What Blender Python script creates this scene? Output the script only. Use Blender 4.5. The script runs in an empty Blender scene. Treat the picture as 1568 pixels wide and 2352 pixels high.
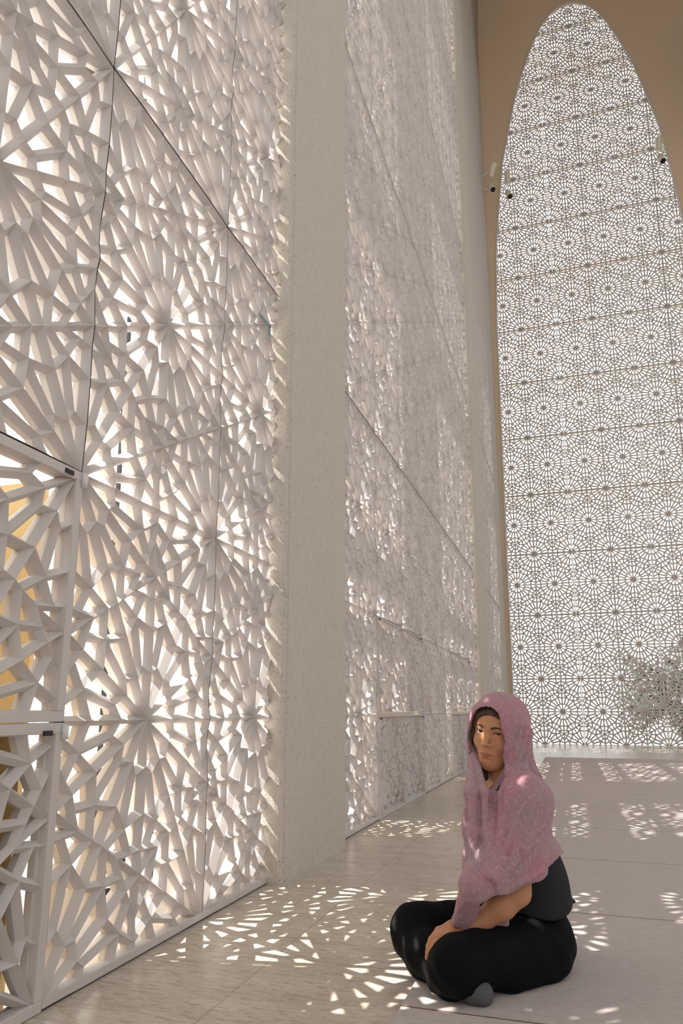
import bpy, bmesh, math, random
import numpy as np
from mathutils import Vector, Matrix
random.seed(7)
rng = np.random.default_rng(7)
SC = bpy.context.scene
COL = SC.collection

# ------------------------------------------------------------------ helpers
def link(name, me, mat=None, parent=None, loc=None):
    o = bpy.data.objects.new(name, me)
    COL.objects.link(o)
    if me is not None and mat is not None and len(me.materials) == 0:
        me.materials.append(mat)
    if parent is not None:
        o.parent = parent
    if loc is not None:
        o.location = loc
    return o

def empty(name, loc=(0, 0, 0)):
    o = bpy.data.objects.new(name, None)
    o.empty_display_size = 0.1
    o.location = loc
    COL.objects.link(o)
    return o

def tag(o, label, cat, group=None, kind=None):
    o['label'] = label
    o['category'] = cat
    if group: o['group'] = group
    if kind: o['kind'] = kind
    return o

def struct(o, label=None, cat=None):
    o['kind'] = 'structure'
    if label: o['label'] = label
    if cat: o['category'] = cat
    return o

def mesh(name, verts, faces, smooth=False):
    me = bpy.data.meshes.new(name)
    me.from_pydata([tuple(map(float, v)) for v in verts], [], [tuple(map(int, f)) for f in faces])
    me.update()
    if smooth:
        me.polygons.foreach_set('use_smooth', [True] * len(me.polygons))
    return me

class MB:
    """collects simple shapes into one mesh"""
    def __init__(s):
        s.v = []; s.f = []
    def box(s, x0, x1, y0, y1, z0, z1):
        b = len(s.v)
        s.v += [(x0, y0, z0), (x1, y0, z0), (x1, y1, z0), (x0, y1, z0),
                (x0, y0, z1), (x1, y0, z1), (x1, y1, z1), (x0, y1, z1)]
        s.f += [tuple(b + i for i in q) for q in
                ((3, 2, 1, 0), (4, 5, 6, 7), (0, 1, 5, 4), (1, 2, 6, 5), (2, 3, 7, 6), (3, 0, 4, 7))]
        return s
    def tube(s, pts, r, n=10, cap=True):
        pts = [Vector(p) for p in pts]
        rs = r if isinstance(r, (list, tuple)) else [r] * len(pts)
        b0 = len(s.v); prev = None
        for i, p in enumerate(pts):
            d = (pts[min(i + 1, len(pts) - 1)] - pts[max(i - 1, 0)]).normalized()
            if prev is None:
                u = d.orthogonal().normalized()
            else:
                u = (prev - d * prev.dot(d)).normalized()
            prev = u; w = d.cross(u)
            for k in range(n):
                a = 2 * math.pi * k / n
                s.v.append(tuple(p + (u * math.cos(a) + w * math.sin(a)) * rs[i]))
        for i in range(len(pts) - 1):
            for k in range(n):
                a = b0 + i * n + k; b = b0 + i * n + (k + 1) % n
                s.f.append((a, b, b + n, a + n))
        if cap:
            s.f.append(tuple(b0 + k for k in reversed(range(n))))
            s.f.append(tuple(b0 + (len(pts) - 1) * n + k for k in range(n)))
        return s
    def build(s, name, mat, parent=None, smooth=False, bevel=0):
        me = mesh(name, s.v, s.f, smooth)
        o = link(name, me, mat, parent)
        if bevel:
            m = o.modifiers.new('bevel', 'BEVEL'); m.width = bevel; m.segments = 3
            m.limit_method = 'ANGLE'
        return o

# ------------------------------------------------------------------ materials
def new_mat(name):
    m = bpy.data.materials.new(name); m.use_nodes = True
    nt = m.node_tree; b = nt.nodes['Principled BSDF']
    return m, nt, b
def N(nt, t, **kw):
    n = nt.nodes.new(t)
    for k, v in kw.items():
        if k.startswith('i_'):
            key = k[2:]
            n.inputs[int(key) if key.isdigit() else key].default_value = v
        else:
            setattr(n, k, v)
    return n
def coords(nt, scale=(1, 1, 1), obj=True):
    tc = N(nt, 'ShaderNodeTexCoord')
    mp = N(nt, 'ShaderNodeMapping')
    mp.inputs['Scale'].default_value = scale
    nt.links.new(tc.outputs['Object' if obj else 'Generated'], mp.inputs['Vector'])
    return mp.outputs['Vector']
def ramp(nt, fac, stops):
    r = N(nt, 'ShaderNodeValToRGB')
    el = r.color_ramp.elements
    while len(el) < len(stops): el.new(0.5)
    for e, (p, c) in zip(el, stops):
        e.position = p
        e.color = (c, c, c, 1) if not isinstance(c, (tuple, list)) else (*c, 1)
    nt.links.new(fac, r.inputs['Fac'])
    return r.outputs['Color']
def mixc(nt, fac, a, b, mode='MIX'):
    m = N(nt, 'ShaderNodeMix'); m.data_type = 'RGBA'; m.blend_type = mode
    for sock, val in ((m.inputs[0], fac), (m.inputs[6], a), (m.inputs[7], b)):
        if isinstance(val, bpy.types.NodeSocket): nt.links.new(val, sock)
        elif isinstance(val, (tuple, list)): sock.default_value = (*val, 1) if len(val) == 3 else val
        else: sock.default_value = val
    return m.outputs[2]
def noise(nt, vec, scale, detail=3, rough=.55):
    n = N(nt, 'ShaderNodeTexNoise'); n.inputs['Scale'].default_value = scale
    n.inputs['Detail'].default_value = detail; n.inputs['Roughness'].default_value = rough
    nt.links.new(vec, n.inputs['Vector'])
    return n.outputs['Fac']
def bump(nt, b, h, strength, dist=.01):
    bp = N(nt, 'ShaderNodeBump'); bp.inputs['Strength'].default_value = strength
    bp.inputs['Distance'].default_value = dist
    nt.links.new(h, bp.inputs['Height']); nt.links.new(bp.outputs['Normal'], b.inputs['Normal'])
def plain(name, c, rough=.5, metal=0, spec=.5):
    m, nt, b = new_mat(name)
    v = coords(nt); n = noise(nt, v, 40)
    col = mixc(nt, n, tuple(x * .94 for x in c), tuple(min(1, x * 1.05) for x in c))
    nt.links.new(col, b.inputs['Base Color'])
    b.inputs['Roughness'].default_value = rough; b.inputs['Metallic'].default_value = metal
    b.inputs['Specular IOR Level'].default_value = spec
    return m

M = {}
# cast white screen
m, nt, b = new_mat('cast_white'); v = coords(nt)
n1 = noise(nt, v, 6, 4); n2 = noise(nt, v, 220, 2)
nt.links.new(mixc(nt, n1, (.66, .618, .60), (.725, .683, .668)), b.inputs['Base Color'])
b.inputs['Roughness'].default_value = .62; b.inputs['Specular IOR Level'].default_value = .3
bump(nt, b, n2, .12, .002); M['screen'] = m
# pitted concrete
m, nt, b = new_mat('pitted_concrete'); v = coords(nt); v2 = coords(nt, (1, 1, .45))
n1 = noise(nt, v, 3, 5); n2 = noise(nt, v, 160, 3)
vo = N(nt, 'ShaderNodeTexVoronoi'); vo.inputs['Scale'].default_value = 110; nt.links.new(v2, vo.inputs['Vector'])
gate = ramp(nt, noise(nt, v2, 26, 2), [(.43, 0), (.58, 1)])
pit = ramp(nt, vo.outputs['Distance'], [(.16, 1), (.34, 0)])
pitm = mixc(nt, 1.0, pit, gate, 'MULTIPLY')
base = mixc(nt, n1, (.60, .545, .47), (.70, .65, .575))
base = mixc(nt, n2, base, (.72, .68, .62))
spk = ramp(nt, n2, [(.30, 1), (.42, 0)])
base = mixc(nt, mixc(nt, .6, (0, 0, 0), spk), base, (.40, .34, .27))
nt.links.new(mixc(nt, mixc(nt, .7, (0, 0, 0), pitm), base, (.30, .25, .20)), b.inputs['Base Color'])
b.inputs['Roughness'].default_value = .85
bump(nt, b, mixc(nt, .5, n2, mixc(nt, 1.0, (1, 1, 1), pitm, 'SUBTRACT')), .5, .006); M['concrete'] = m
# smooth plastered concrete
def smooth_concrete(name, ca, cb):
    m, nt, b = new_mat(name); v = coords(nt)
    n1 = noise(nt, v, 1.1, 5); n2 = noise(nt, v, 45, 4)
    nt.links.new(mixc(nt, mixc(nt, .35, n1, n2), ca, cb), b.inputs['Base Color'])
    b.inputs['Roughness'].default_value = .9; bump(nt, b, n2, .15, .004)
    return m
M['plaster'] = smooth_concrete('smooth_concrete', (.60, .56, .51), (.70, .66, .61))
M['tan'] = smooth_concrete('tan_concrete', (.76, .60, .41), (.84, .69, .51))
# polished travertine floor
m, nt, b = new_mat('polished_travertine'); v = coords(nt); vs = coords(nt, (1.0, 4.5, 1))
n1 = noise(nt, vs, 2.2, 6, .6); n2 = noise(nt, vs, 14, 5, .65); n3 = noise(nt, v, 60, 3)
c = mixc(nt, ramp(nt, n1, [(.3, 0), (.7, 1)]), (.56, .495, .415), (.72, .655, .57))
c = mixc(nt, ramp(nt, n2, [(.33, .7), (.50, 0)]), c, (.36, .26, .16))
c = mixc(nt, ramp(nt, n3, [(.3, .4), (.5, 0)]), c, (.40, .33, .25))
br = N(nt, 'ShaderNodeTexBrick'); br.offset = .5
br.inputs['Scale'].default_value = 1; br.inputs['Mortar Size'].default_value = .0035
br.inputs['Brick Width'].default_value = 1.35; br.inputs['Row Height'].default_value = .5
tc = N(nt, 'ShaderNodeTexCoord'); mp = N(nt, 'ShaderNodeMapping')
mp.inputs['Rotation'].default_value = (0, 0, math.radians(90)); mp.inputs['Location'].default_value = (.35, 0, 0)
nt.links.new(tc.outputs['Object'], mp.inputs['Vector']); nt.links.new(mp.outputs['Vector'], br.inputs['Vector'])
c = mixc(nt, mixc(nt, .40, (0, 0, 0), br.outputs['Fac']), c, (.30, .22, .14))
nt.links.new(c, b.inputs['Base Color'])
nt.links.new(ramp(nt, n2, [(.2, .30), (.8, .17)]), b.inputs['Roughness'])
b.inputs['Specular IOR Level'].default_value = .5
bump(nt, b, n2, .02, .003); M['travertine'] = m
# carpet
m, nt, b = new_mat('prayer_carpet'); v = coords(nt); vs = coords(nt, (1, 14, 1))
n1 = noise(nt, vs, 5, 4); n2 = noise(nt, vs, 30, 3); n3 = noise(nt, v, 350, 2); n4 = noise(nt, v, 1.2, 3)
c = mixc(nt, n1, (.60, .548, .53), (.74, .69, .67))
c = mixc(nt, ramp(nt, n2, [(.38, .7), (.56, 0)]), c, (.46, .39, .365))
c = mixc(nt, ramp(nt, n3, [(.35, .45), (.6, 0)]), c, (.42, .36, .335))
c = mixc(nt, mixc(nt, .35, (0, 0, 0), n4), c, (.66, .58, .56))
nt.links.new(c, b.inputs['Base Color']); b.inputs['Roughness'].default_value = .95
b.inputs['Specular IOR Level'].default_value = .1
bump(nt, b, n3, .5, .004); M['carpet'] = m
M['binding'] = plain('carpet_binding', (.19, .095, .065), .9)
M['bronze'] = plain('dark_bronze', (.075, .055, .04), .5)
M['iron'] = plain('dark_iron', (.012, .013, .02), .45)
M['white_metal'] = plain('white_metal', (.80, .82, .84), .35)
M['lampwhite'] = plain('lamp_white', (.86, .82, .68), .4)
M['black'] = plain('matt_black', (.006, .006, .006), .6)
M['cream'] = plain('cream_paint', (.86, .66, .34), .7)
M['creamgrey'] = plain('cream_grey', (.62, .55, .40), .5)
M['extwhite'] = plain('exterior_white', (.80, .79, .77), .8)
M['paving'] = plain('pale_paving', (.60, .57, .52), .85)
M['teal'] = plain('teal_plate', (.27, .40, .40), .3)
M['leaf'] = plain('leaf_green', (.09, .125, .10), .6)
M['bark'] = plain('bark', (.10, .07, .045), .9)
M['bluewall'] = plain('slate_blue', (.16, .21, .25), .5)
# frosted glass: scatters daylight
m = bpy.data.materials.new('frosted_glass'); m.use_nodes = True; nt = m.node_tree
for n in list(nt.nodes): nt.nodes.remove(n)
out = N(nt, 'ShaderNodeOutputMaterial'); tr = N(nt, 'ShaderNodeBsdfTranslucent'); df = N(nt, 'ShaderNodeBsdfDiffuse')
tr.inputs['Color'].default_value = (.93, .93, .92, 1); df.inputs['Color'].default_value = (.85, .85, .84, 1)
mx = N(nt, 'ShaderNodeMixShader'); mx.inputs[0].default_value = .3
nt.links.new(tr.outputs[0], mx.inputs[1]); nt.links.new(df.outputs[0], mx.inputs[2]); nt.links.new(mx.outputs[0], out.inputs[0])
M['frosted'] = m

# ------------------------------------------------------------------ place constants
P = .9; ROW = .7743                    # star lattice pitch and row height
XW = -1.434                            # left screen plane
Y0 = 1.767                             # a vertical seam of the left screen
YE = 17.766                            # end screen plane
XE = 1.134                             # centre line of the end arch
CAMH = .8088
KY = ROW / (P * math.sqrt(3) / 2)

# ------------------------------------------------------------------ star lattice panels
def star_cells(u0, u1, r0, r1):
    """cells (polygons of (u, v, w)) of the star lattice inside u0..u1 (pitches), rows r0..r1"""
    def pol(r, a):
        return (r * math.cos(math.radians(a)), r * math.sin(math.radians(a)))
    T15 = math.tan(math.radians(15))
    cells = []
    hgt = dict(C=-.006, A=.0, B=-.010, D=.0, E=-.008, M=.0, F=-.012, K=.0, G=-.008, L=-.004)
    rA, rB, rD, rE = .36, .435, .715, .825
    for r in range(r0 - 1, r1 + 2):
        off = 0.5 if r % 2 else 0.0
        for k in range(int(math.floor(u0)) - 2, int(math.ceil(u1)) + 2):
            cu, cv = (k + off) * P, r * ROW
            for s in range(6):
                for sg in (1, -1):
                    def pt(key, q):
                        x, y = q; y *= sg
                        a = math.radians(60 * s); x, y = x * math.cos(a) - y * math.sin(a), x * math.sin(a) + y * math.cos(a)
                        return (cu + x * P / 2, cv + y * P / 2 * KY, hgt[key])
                    C = pt('C', (0, 0)); A0 = pt('A', pol(rA, 0)); A3 = pt('A', pol(rA, 30)); B = pt('B', pol(rB, 15))
                    D0 = pt('D', pol(rD, 0)); D3 = pt('D', pol(rD, 30)); E = pt('E', pol(rE, 15))
                    Mm = pt('M', (1, 0)); F1 = pt('G', (1, .10)); F = pt('F', (1, T15)); G = pt('G', (.912, .395)); Lq = pt('L', pol(.975, 30)); K = pt('K', (1, math.tan(math.radians(30))))
                    for poly, sc in (((C, A0, B, A3), .0140), ((A0, D0, E, B), .0170), ((A3, B, E, D3), .0170),
                                     ((D0, Mm, F1, E), .0155), ((E, F1, F, G), .0160), ((G, F, K, Lq), .0145), ((D3, E, G, Lq), .0165)):
                        gu = sum(p[0] for p in poly) / 4; gv = sum(p[1] for p in poly) / 4
                        if u0 * P < gu < u1 * P and r0 * ROW < gv < r1 * ROW:
                            cells.append((poly if sg > 0 else tuple(reversed(poly)), sc))
    return cells

def inset(poly, d):
    # the same polygon with every edge moved inwards by d
    n = len(poly); L = []
    ar = sum(poly[i][0] * poly[(i + 1) % n][1] - poly[(i + 1) % n][0] * poly[i][1] for i in range(n))
    sg = 1 if ar > 0 else -1
    for i in range(n):
        (x0, y0), (x1, y1) = poly[i][:2], poly[(i + 1) % n][:2]
        ex, ey = x1 - x0, y1 - y0; l = math.hypot(ex, ey)
        nx, ny = -ey / l * sg, ex / l * sg
        L.append((nx, ny, nx * x0 + ny * y0 + d))
    out = []
    for i in range(n):
        a1, b1, c1 = L[i - 1]; a2, b2, c2 = L[i]
        D = a1 * b2 - a2 * b1
        out.append(((c1 * b2 - c2 * b1) / D, (a1 * c2 - a2 * c1) / D))
    return out

_lat = {}
def lattice(u0, u1, r0, r1, face, gapu=.0025, gapv=.0045, depth=.030, back=.056, grow=1.0, cut=None):
    key = (u0, u1, r0, r1, face, gapu, gapv, grow, cut)
    if key in _lat: return _lat[key]
    V = []; F = []
    cu, cv = (u0 + u1) / 2 * P, (r0 + r1) / 2 * ROW
    su = 1 - gapu / ((u1 - u0) * P / 2); sv = 1 - gapv / ((r1 - r0) * ROW / 2)
    for poly, sc in star_cells(u0, u1, r0, r1):
        n = len(poly); b = len(V); ins = inset(poly, sc * grow); out = inset(poly, sc * grow * .85)
        gu = sum(p[0] for p in poly) / n; gv = sum(p[1] for p in poly) / n
        V += [(p[0], p[1], p[2]) for p in poly]
        V += [(p[0], p[1], -depth) for p in ins]
        V += [(p[0], p[1], -back) for p in out]
        V += [(p[0], p[1], -back) for p in poly]
        for i in range(n):
            j = (i + 1) % n
            for q in range(3):
                F.append((b + q * n + i, b + q * n + j, b + q * n + n + j, b + q * n + n + i))
    # rim around the panel edge
    V = [((u - cu) * su + cu - u0 * P, (v - cv) * sv + cv - r0 * ROW, w) for u, v, w in V]
    ub, vb = (u1 - u0) * P, (r1 - r0) * ROW; b = len(V)
    a0, a1, c0, c1 = gapu, ub - gapu, gapv, vb - gapv
    for w in (-.012, -back):
        V += [(a0, c0, w), (a1, c0, w), (a1, c1, w), (a0, c1, w)]
    F += [(b + i, b + (i + 1) % 4, b + 4 + (i + 1) % 4, b + 4 + i) for i in range(4)]
    if face == 'X':
        V = [(w, u, v) for u, v, w in V]
    else:
        V = [(u, -w, v) for u, v, w in V]
    me = bpy.data.meshes.new('star_lattice')
    me.from_pydata(V, [], F); me.update()
    bm = bmesh.new(); bm.from_mesh(me); bmesh.ops.remove_doubles(bm, verts=bm.verts, dist=.0002)
    if cut:
        for co, no in cut:
            bmesh.ops.bisect_plane(bm, geom=bm.verts[:] + bm.edges[:] + bm.faces[:], plane_co=co, plane_no=no, clear_outer=True)
    bm.to_mesh(me); bm.free()
    me.materials.append(M['screen'])
    _lat[key] = me
    return me

ORD = ['first', 'second', 'third', 'fourth', 'fifth', 'sixth', 'seventh', 'eighth', 'ninth', 'tenth', 'eleventh', 'twelfth', 'thirteenth', 'fourteenth']
def panel(u0, u1, r0, r1, label, group, yoff=Y0, cut=None):
    par = 0 if r0 % 2 == 0 else 1
    me = lattice(u0 % 1 if u0 % 1 else 0, (u0 % 1 if u0 % 1 else 0) + (u1 - u0), par, par + r1 - r0, 'X', cut=cut)
    o = link('lattice_panel', me, loc=(XW, yoff + u0 * P, r0 * ROW))
    return tag(o, label, 'screen panel', group)

# near bay: columns k = -2..1, panels four star rows tall
colname = {-2: 'fourth column left of the near pillar', -1: 'third column left of the near pillar',
           0: 'second column left of the near pillar', 1: 'column next left of the near pillar'}
GN = 'lattice panels of the near bay'
for k in (-2, -1, 0, 1):
    for t in range(3):
        r0, r1 = 4 * t, 4 * t + 4
        if k < 0 and t == 0: r0 = 2
        panel(k, k + 1, r0, r1,
              'white pierced star panel, %s tier from the floor, %s' % (ORD[t], colname[k]), GN, cut=(((0, 3.286 - Y0 - P, 0), (0, 1, 0)),) if k == 1 else None)
# middle bay: columns 2..10
GM = 'lattice panels of the middle bay'
for k in range(2, 11):
    for t in range(5):
        r0, r1 = 4 * t, 4 * t + 4
        if t == 0 and k in (4, 5, 8, 9): r0 = 2
        panel(k, k + 1, r0, r1, 'white pierced star panel, %s tier up, %s column beyond the near pillar' % (ORD[t], ORD[k - 2]), GM,
              cut=(((0, 4.254 - Y0 - 2 * P, 0), (0, -1, 0)),) if k == 2 else (((0, 11.546 - Y0 - 10 * P, 0), (0, 1, 0)),) if k == 10 else None)
# far bay: columns 12..15
GF = 'lattice panels of the far left bay'
for k in range(12, 16):
    for t in range(3):
        panel(k, k + 1, 4 * t, 4 * t + 4, 'white pierced star panel, %s tier up, %s column beyond the thin far pillar' % (ORD[t], ORD[k - 12]), GF)

# framed shutters
def shutter(k0, r0, label, group):
    root = empty('hinged_shutter', (XW, Y0 + k0 * P, r0 * ROW))
    tag(root, label, 'shutter', group)
    me = lattice(0, 2, r0 % 2, r0 % 2 + 1, 'X', .02, .02)
    link('lattice', me, None, root)
    f = MB(); W, H, t = 2 * P, ROW, (.032 if k0 < 0 else .018)
    e = .0015
    f.box(-.05, .004, e, W - e, e, t); f.box(-.05, .004, e, W - e, H - t, H - e)
    f.box(-.05, .004, e, t, t, H - t); f.box(-.05, .004, W - t, W - e, t, H - t)
    f.build('frame', M['screen'], root, bevel=.003)
    for yy in (.07, W - .07):
        z = H - .02 if r0 == 1 else H - .03
        MB().box(.004, .009, yy - .018, yy + .018, z - .007, z + .007).build('catch', M['iron'], root)
    MB().tube([(.012, W - .004, H - .05), (.012, W - .004, H - .006)], .010, 12).build('hinge', M['white_metal'], root, True)
    return root
GS = 'framed shutters in the lattice screens'
shutter(-2, 1, 'upper framed lattice shutter at the left edge of the near bay', GS)
shutter(-2, 0, 'lower framed lattice shutter standing on the floor left of the near bay', GS)
shutter(4, 1, 'upper framed shutter just beyond the near pillar', GS)
shutter(4, 0, 'lower framed shutter just beyond the near pillar', GS)
shutter(8, 1, 'upper framed shutter close to the seated person\'s face', GS)
shutter(8, 0, 'lower framed shutter close to the seated person\'s face', GS)

# boxed recesses behind the shutters
for k0, lab in ((-2, 'cream painted service recess behind the near shutters'), (4, 'cream painted service recess behind the shutters past the near pillar'),
                (8, 'cream painted service recess behind the farthest shutters')):
    ya, yb = Y0 + k0 * P + .02, Y0 + (k0 + 2) * P - .03
    root = empty('service_recess', (XW - .1, ya, 0)); tag(root, lab, 'recess', 'service recesses behind the shutters')
    L = yb - ya; z1 = 2 * ROW - .03
    f = MB(); f.box(-.62, -.60, 0, L, 0, z1); f.build('back_board', M['cream'], root)
    f = MB(); f.box(-.60, 0, 0, .02, 0, z1); f.build('side_board', M['cream'], root)
    f = MB(); f.box(-.60, 0, L - .02, L, 0, z1); f.build('side_board', M['cream'], root)
    f = MB(); f.box(-.60, -.02, .02, L - .02, ROW - .035, ROW - .02); f.build('shelf', M['creamgrey'], root)
    f = MB(); f.box(-.60, -.50, L - .42, L - .30, ROW + .02, ROW + .16); f.build('junction_box', M['creamgrey'], root, bevel=.006)
    MB().tube([(-.56, L - .2, ROW + .1), (-.55, L - .2, .5), (-.5, L - .25, .1)], .008, 8).build('conduit', M['iron'], root, True)

# dark rails added behind the horizontal seams to stop light in the gaps
tn = 0
for z in (4 * ROW, 8 * ROW, 12 * ROW, 16 * ROW):
    tn += 1
    f = MB()
    for a, b_, zmax in ((Y0 - 2 * P, 3.3, 9), (4.25, 11.6, 16), (12.4, 16.2, 9)):
        if z < zmax: f.box(XW - .12, XW - .03, a, b_, z - .012, z + .012)
    struct(f.build('trim_%d' % tn, M['bronze']))
# plinth under the screens
tn += 1
f = MB()
for a, b_ in ((Y0 - 2 * P, 3.3), (4.25, 11.6), (12.4, 16.2)):
    f.box(XW - .08, XW - .002, a, b_, -.01, .006)
struct(f.build('trim_%d' % tn, M['bronze']))
tn += 1
f = MB()
for a, b_ in ((Y0, 3.286), (4.254, Y0 + 4 * P), (Y0 + 6 * P, Y0 + 8 * P), (Y0 + 10 * P, 11.54), (12.57, 16.16)):
    f.box(XW - .05, XW + .001, a + .002, b_ - .002, .007, .030)
struct(f.build('trim_%d' % tn, M['screen']))

# ------------------------------------------------------------------ pillars and left wall masonry
def pillar(y0, y1, ztop, label, taper=0):
    n = 90 if y0 < 5 else 60
    V = []; F = []
    for i in range(n + 1):
        z = ztop * i / n
        j = (math.sin(z * 7.1 + y0) * .5 + math.sin(z * 17.3) * .3 + rng.normal() * .35) * .006 * (1 if 0 < i < n else 0)
        prof = [(XW - .75, y0 + .01), (XW - .02, y0 + j), (XW + .03, y0 + j * .7 - .002), (XW + .052, y0 + j * .5), (XW + .064, y0 + .006), (XW + .069, y0 + .016), (XW + .070, y0 + .024), (XW + .080, y0 + .027), (XW + .083, y0 + .034),
                (XW + .084, y0 + .10), (XW + .087, (y0 + y1) / 2), (XW + .09, y1 - .01), (XW + .08, y1), (XW - .02, y1), (XW - .75, y1)]
        V += [(x, y, z) for x, y in prof]
    m_ = len(prof)
    for i in range(n):
        for k in range(m_):
            a = i * m_ + k; b_ = i * m_ + (k + 1) % m_
            F.append((a, b_, b_ + m_, a + m_))
    F.append(tuple(range(m_))[::-1]); F.append(tuple(n * m_ + k for k in range(m_)))
    o = link('pillar', mesh('pillar', V, F), M['concrete'])
    return struct(o, label, 'pillar')
pillar(3.29, 4.25, 18.6, 'broad pitted concrete pillar with rounded edge between lattice bays')
pillar(11.55, 12.56, 18.6, 'thin distant concrete pillar near the end of the left wall')
f = MB(); f.box(XW - .8, XW, 16.172, YE - .075, 0, 19)                    # corner pier
struct(f.build('wall_left', M['plaster']), 'smooth pale concrete pier in the corner beside the end arch', 'wall'); f = MB()
f.box(XW - .8, XW - .004, 12.56, 16.172, 12 * ROW + .01, 19)            # above the far bay
struct(f.build('wall_left', M['plaster']), 'smooth pale concrete above the far left bay', 'wall'); f = MB()
f.box(XW - .8, XW - .004, 4.25, 11.55, 20 * ROW + .01, 19)             # above the middle bay
struct(f.build('wall_left', M['plaster']), 'smooth pale concrete above the middle bay', 'wall'); f = MB()
f.box(XW - .8, XW - .004, -3, 3.3, 12 * ROW + .01, 19)                # above the near bay
f.box(XW - .8, XW, -3, Y0 - 2 * P, 0, 12 * ROW + .01)
struct(f.build('wall_left', M['plaster']), 'smooth pale concrete above and before the near bay', 'wall')

# ------------------------------------------------------------------ end wall with tall arch
HW = [(0, 2.50), (3.5, 2.49), (8, 2.46), (10.4, 2.45), (12.3, 2.42), (13.5, 2.34), (14.8, 2.21), (15.95, 2.08), (17.0, 1.86), (17.9, 1.66), (18.45, 1.52),
      (18.85, 1.375), (19.35, 1.20), (19.8, 1.02), (20.25, .80), (20.6, .53), (20.78, .25), (20.82, 0)]
def arch_pts(d=0):
    hs = [p[0] for p in HW]; ws = [p[1] for p in HW]
    zs = list(np.linspace(0, 13, 8)) + list(np.linspace(13.5, 19.8, 16)) + [20.05, 20.25, 20.45, 20.6, 20.72, 20.79]
    w = np.interp(zs, hs, ws)
    L = [(XE - w[i] - d, zs[i] + (d if zs[i] > 20 else 0)) for i in range(len(zs))]
    R = [(XE + w[i] + d, zs[i] + (d if zs[i] > 20 else 0)) for i in range(len(zs))]
    return L + [(XE, 20.82 + d)] + R[::-1]
A = arch_pts()
def wall_with_arch(y0, y1, xl, xr, zt):
    n = len(A); V = []; F = []
    def outer(p):
        x, z = p
        dx, dz = x - XE, z - 9
        if x < XE - .01 and z < 20: return (xl, z)
        if x > XE + .01 and z < 20: return (xr, z)
        if z >= 20: return ((x - XE) * ((xr - xl) / 2) / .9 + XE if abs(x - XE) < .9 else (xl if x < XE else xr), zt)
    O = [outer(p) for p in A]
    for y in (y0, y1):
        V += [(x, y, z) for x, z in A] + [(x, y, z) for x, z in O]
    for i in range(n - 1):
        F.append((i, i + 1, n + i + 1, n + i))
        F.append((2 * n + i + 1, 2 * n + i, 3 * n + i, 3 * n + i + 1))
        F.append((i + 1, i, 2 * n + i, 2 * n + i + 1))
    return mesh('end_wall', V, F)
struct(link('wall_back', wall_with_arch(YE - .07, YE - .012, XW - .9, 6.5, 27), M['tan']), 'tan concrete end wall around the tall arch', 'wall')
f = MB()
AL = arch_pts(-.022)
f.tube([(x, YE - .082, max(z, .0)) for x, z in AL], .022, 8)
struct(f.build('trim_9', M['white_metal'], smooth=True), 'thin white metal frame around the tall arch', 'frame')

GE = 'lattice panels of the arched end screen'
for k in range(-3, 3):
    for t in range(14):
        zc = t * 2 * ROW; hw = np.interp(zc, [p[0] for p in HW], [p[1] for p in HW])
        xa, xb = XE + k * P, XE + (k + 1) * P
        if xa > XE + hw or xb < XE - hw: continue
        if t == 13 and k not in (-1, 0): continue
        r1 = 2
        me = lattice(0, 1, 0, r1, 'Y', .004, .005, .028, .042, 1.14)
        o = link('lattice_panel', me, loc=(xa, YE, t * 2 * ROW))
        tag(o, 'pierced star panel of the end arch, %s tier up, %s column from its left side' % (ORD[t], ORD[k + 3]), 'screen panel', GE)

# ------------------------------------------------------------------ vault
V = []; F = []
prof = [(XW - .002, 18.98), (XW + .004, 20.4), (XW + .06, 21.9), (XW + .22, 22.9), (XW + .65, 23.9), (XW + 1.5, 24.6), (XE + .5, 25.8)]
prof = prof + [(2 * (XE + .5) - x, z) for x, z in prof[:-1]][::-1]
ys = [-3, 4, 10, 14, YE - .075]
for y in ys: V += [(x, y, z) for x, z in prof]
m_ = len(prof)
for i in range(len(ys) - 1):
    for k in range(m_ - 1):
        a = i * m_ + k; F.append((a, a + 1, a + 1 + m_, a + m_))
o = link('ceiling', mesh('vault', V, F, True), M['plaster'])
md = o.modifiers.new('thick', 'SOLIDIFY'); md.thickness = .3; md.offset = 1
struct(o, 'tall pointed concrete vault over the aisle', 'ceiling')

# arcade towards the hall on the right, built where it stands
f = MB()
XR = 2 * (XE + .5) - XW
for y in (-5.0, 3.29, 11.55):
    f.box(XR, XR + .9, y, y + .95, 0, 19)
f.box(XR, XR + .9, 16.1, YE - .075, 0, 19)
f.box(XR, XR + .9, -5, YE - .075, 15.5, 19)
struct(f.build('wall_right', M['plaster']), 'pale concrete arcade towards the hall', 'wall')

# ------------------------------------------------------------------ floor and carpet
f = MB(); f.box(-1.6, 14, -4, YE + .02, -.12, 0)
struct(f.build('floor', M['travertine']), 'polished beige travertine floor', 'floor')
GC = 'carpet strips laid across the aisle'
where = ['nearest strip, cut by the bottom of the picture', 'strip under the seated person', 'strip just behind the seated person', 'second strip behind the seated person',
         'third strip behind the seated person', 'fourth strip behind the seated person', 'fifth strip behind the seated person', 'sixth strip behind the seated person',
         'seventh strip behind the seated person', 'eighth strip behind the seated person', 'last strip, next to the bare floor before the arch']
YC = 2.085 - 1.1
for i in range(11):
    ya = YC + 1.1 * i; yb = ya + 1.094
    root = empty('carpet_strip', (-.5, ya, 0))
    tag(root, 'pinkish beige carpet, ' + where[i], 'carpet', GC)
    f = MB(); f.box(0, 5.18, .004, 1.094, 0, .012); f.build('pile', M['carpet'], root)
    f = MB(); f.box(0, 5.18, -.004, .004, 0, .0105); f.build('edge_binding', M['binding'], root)

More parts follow.
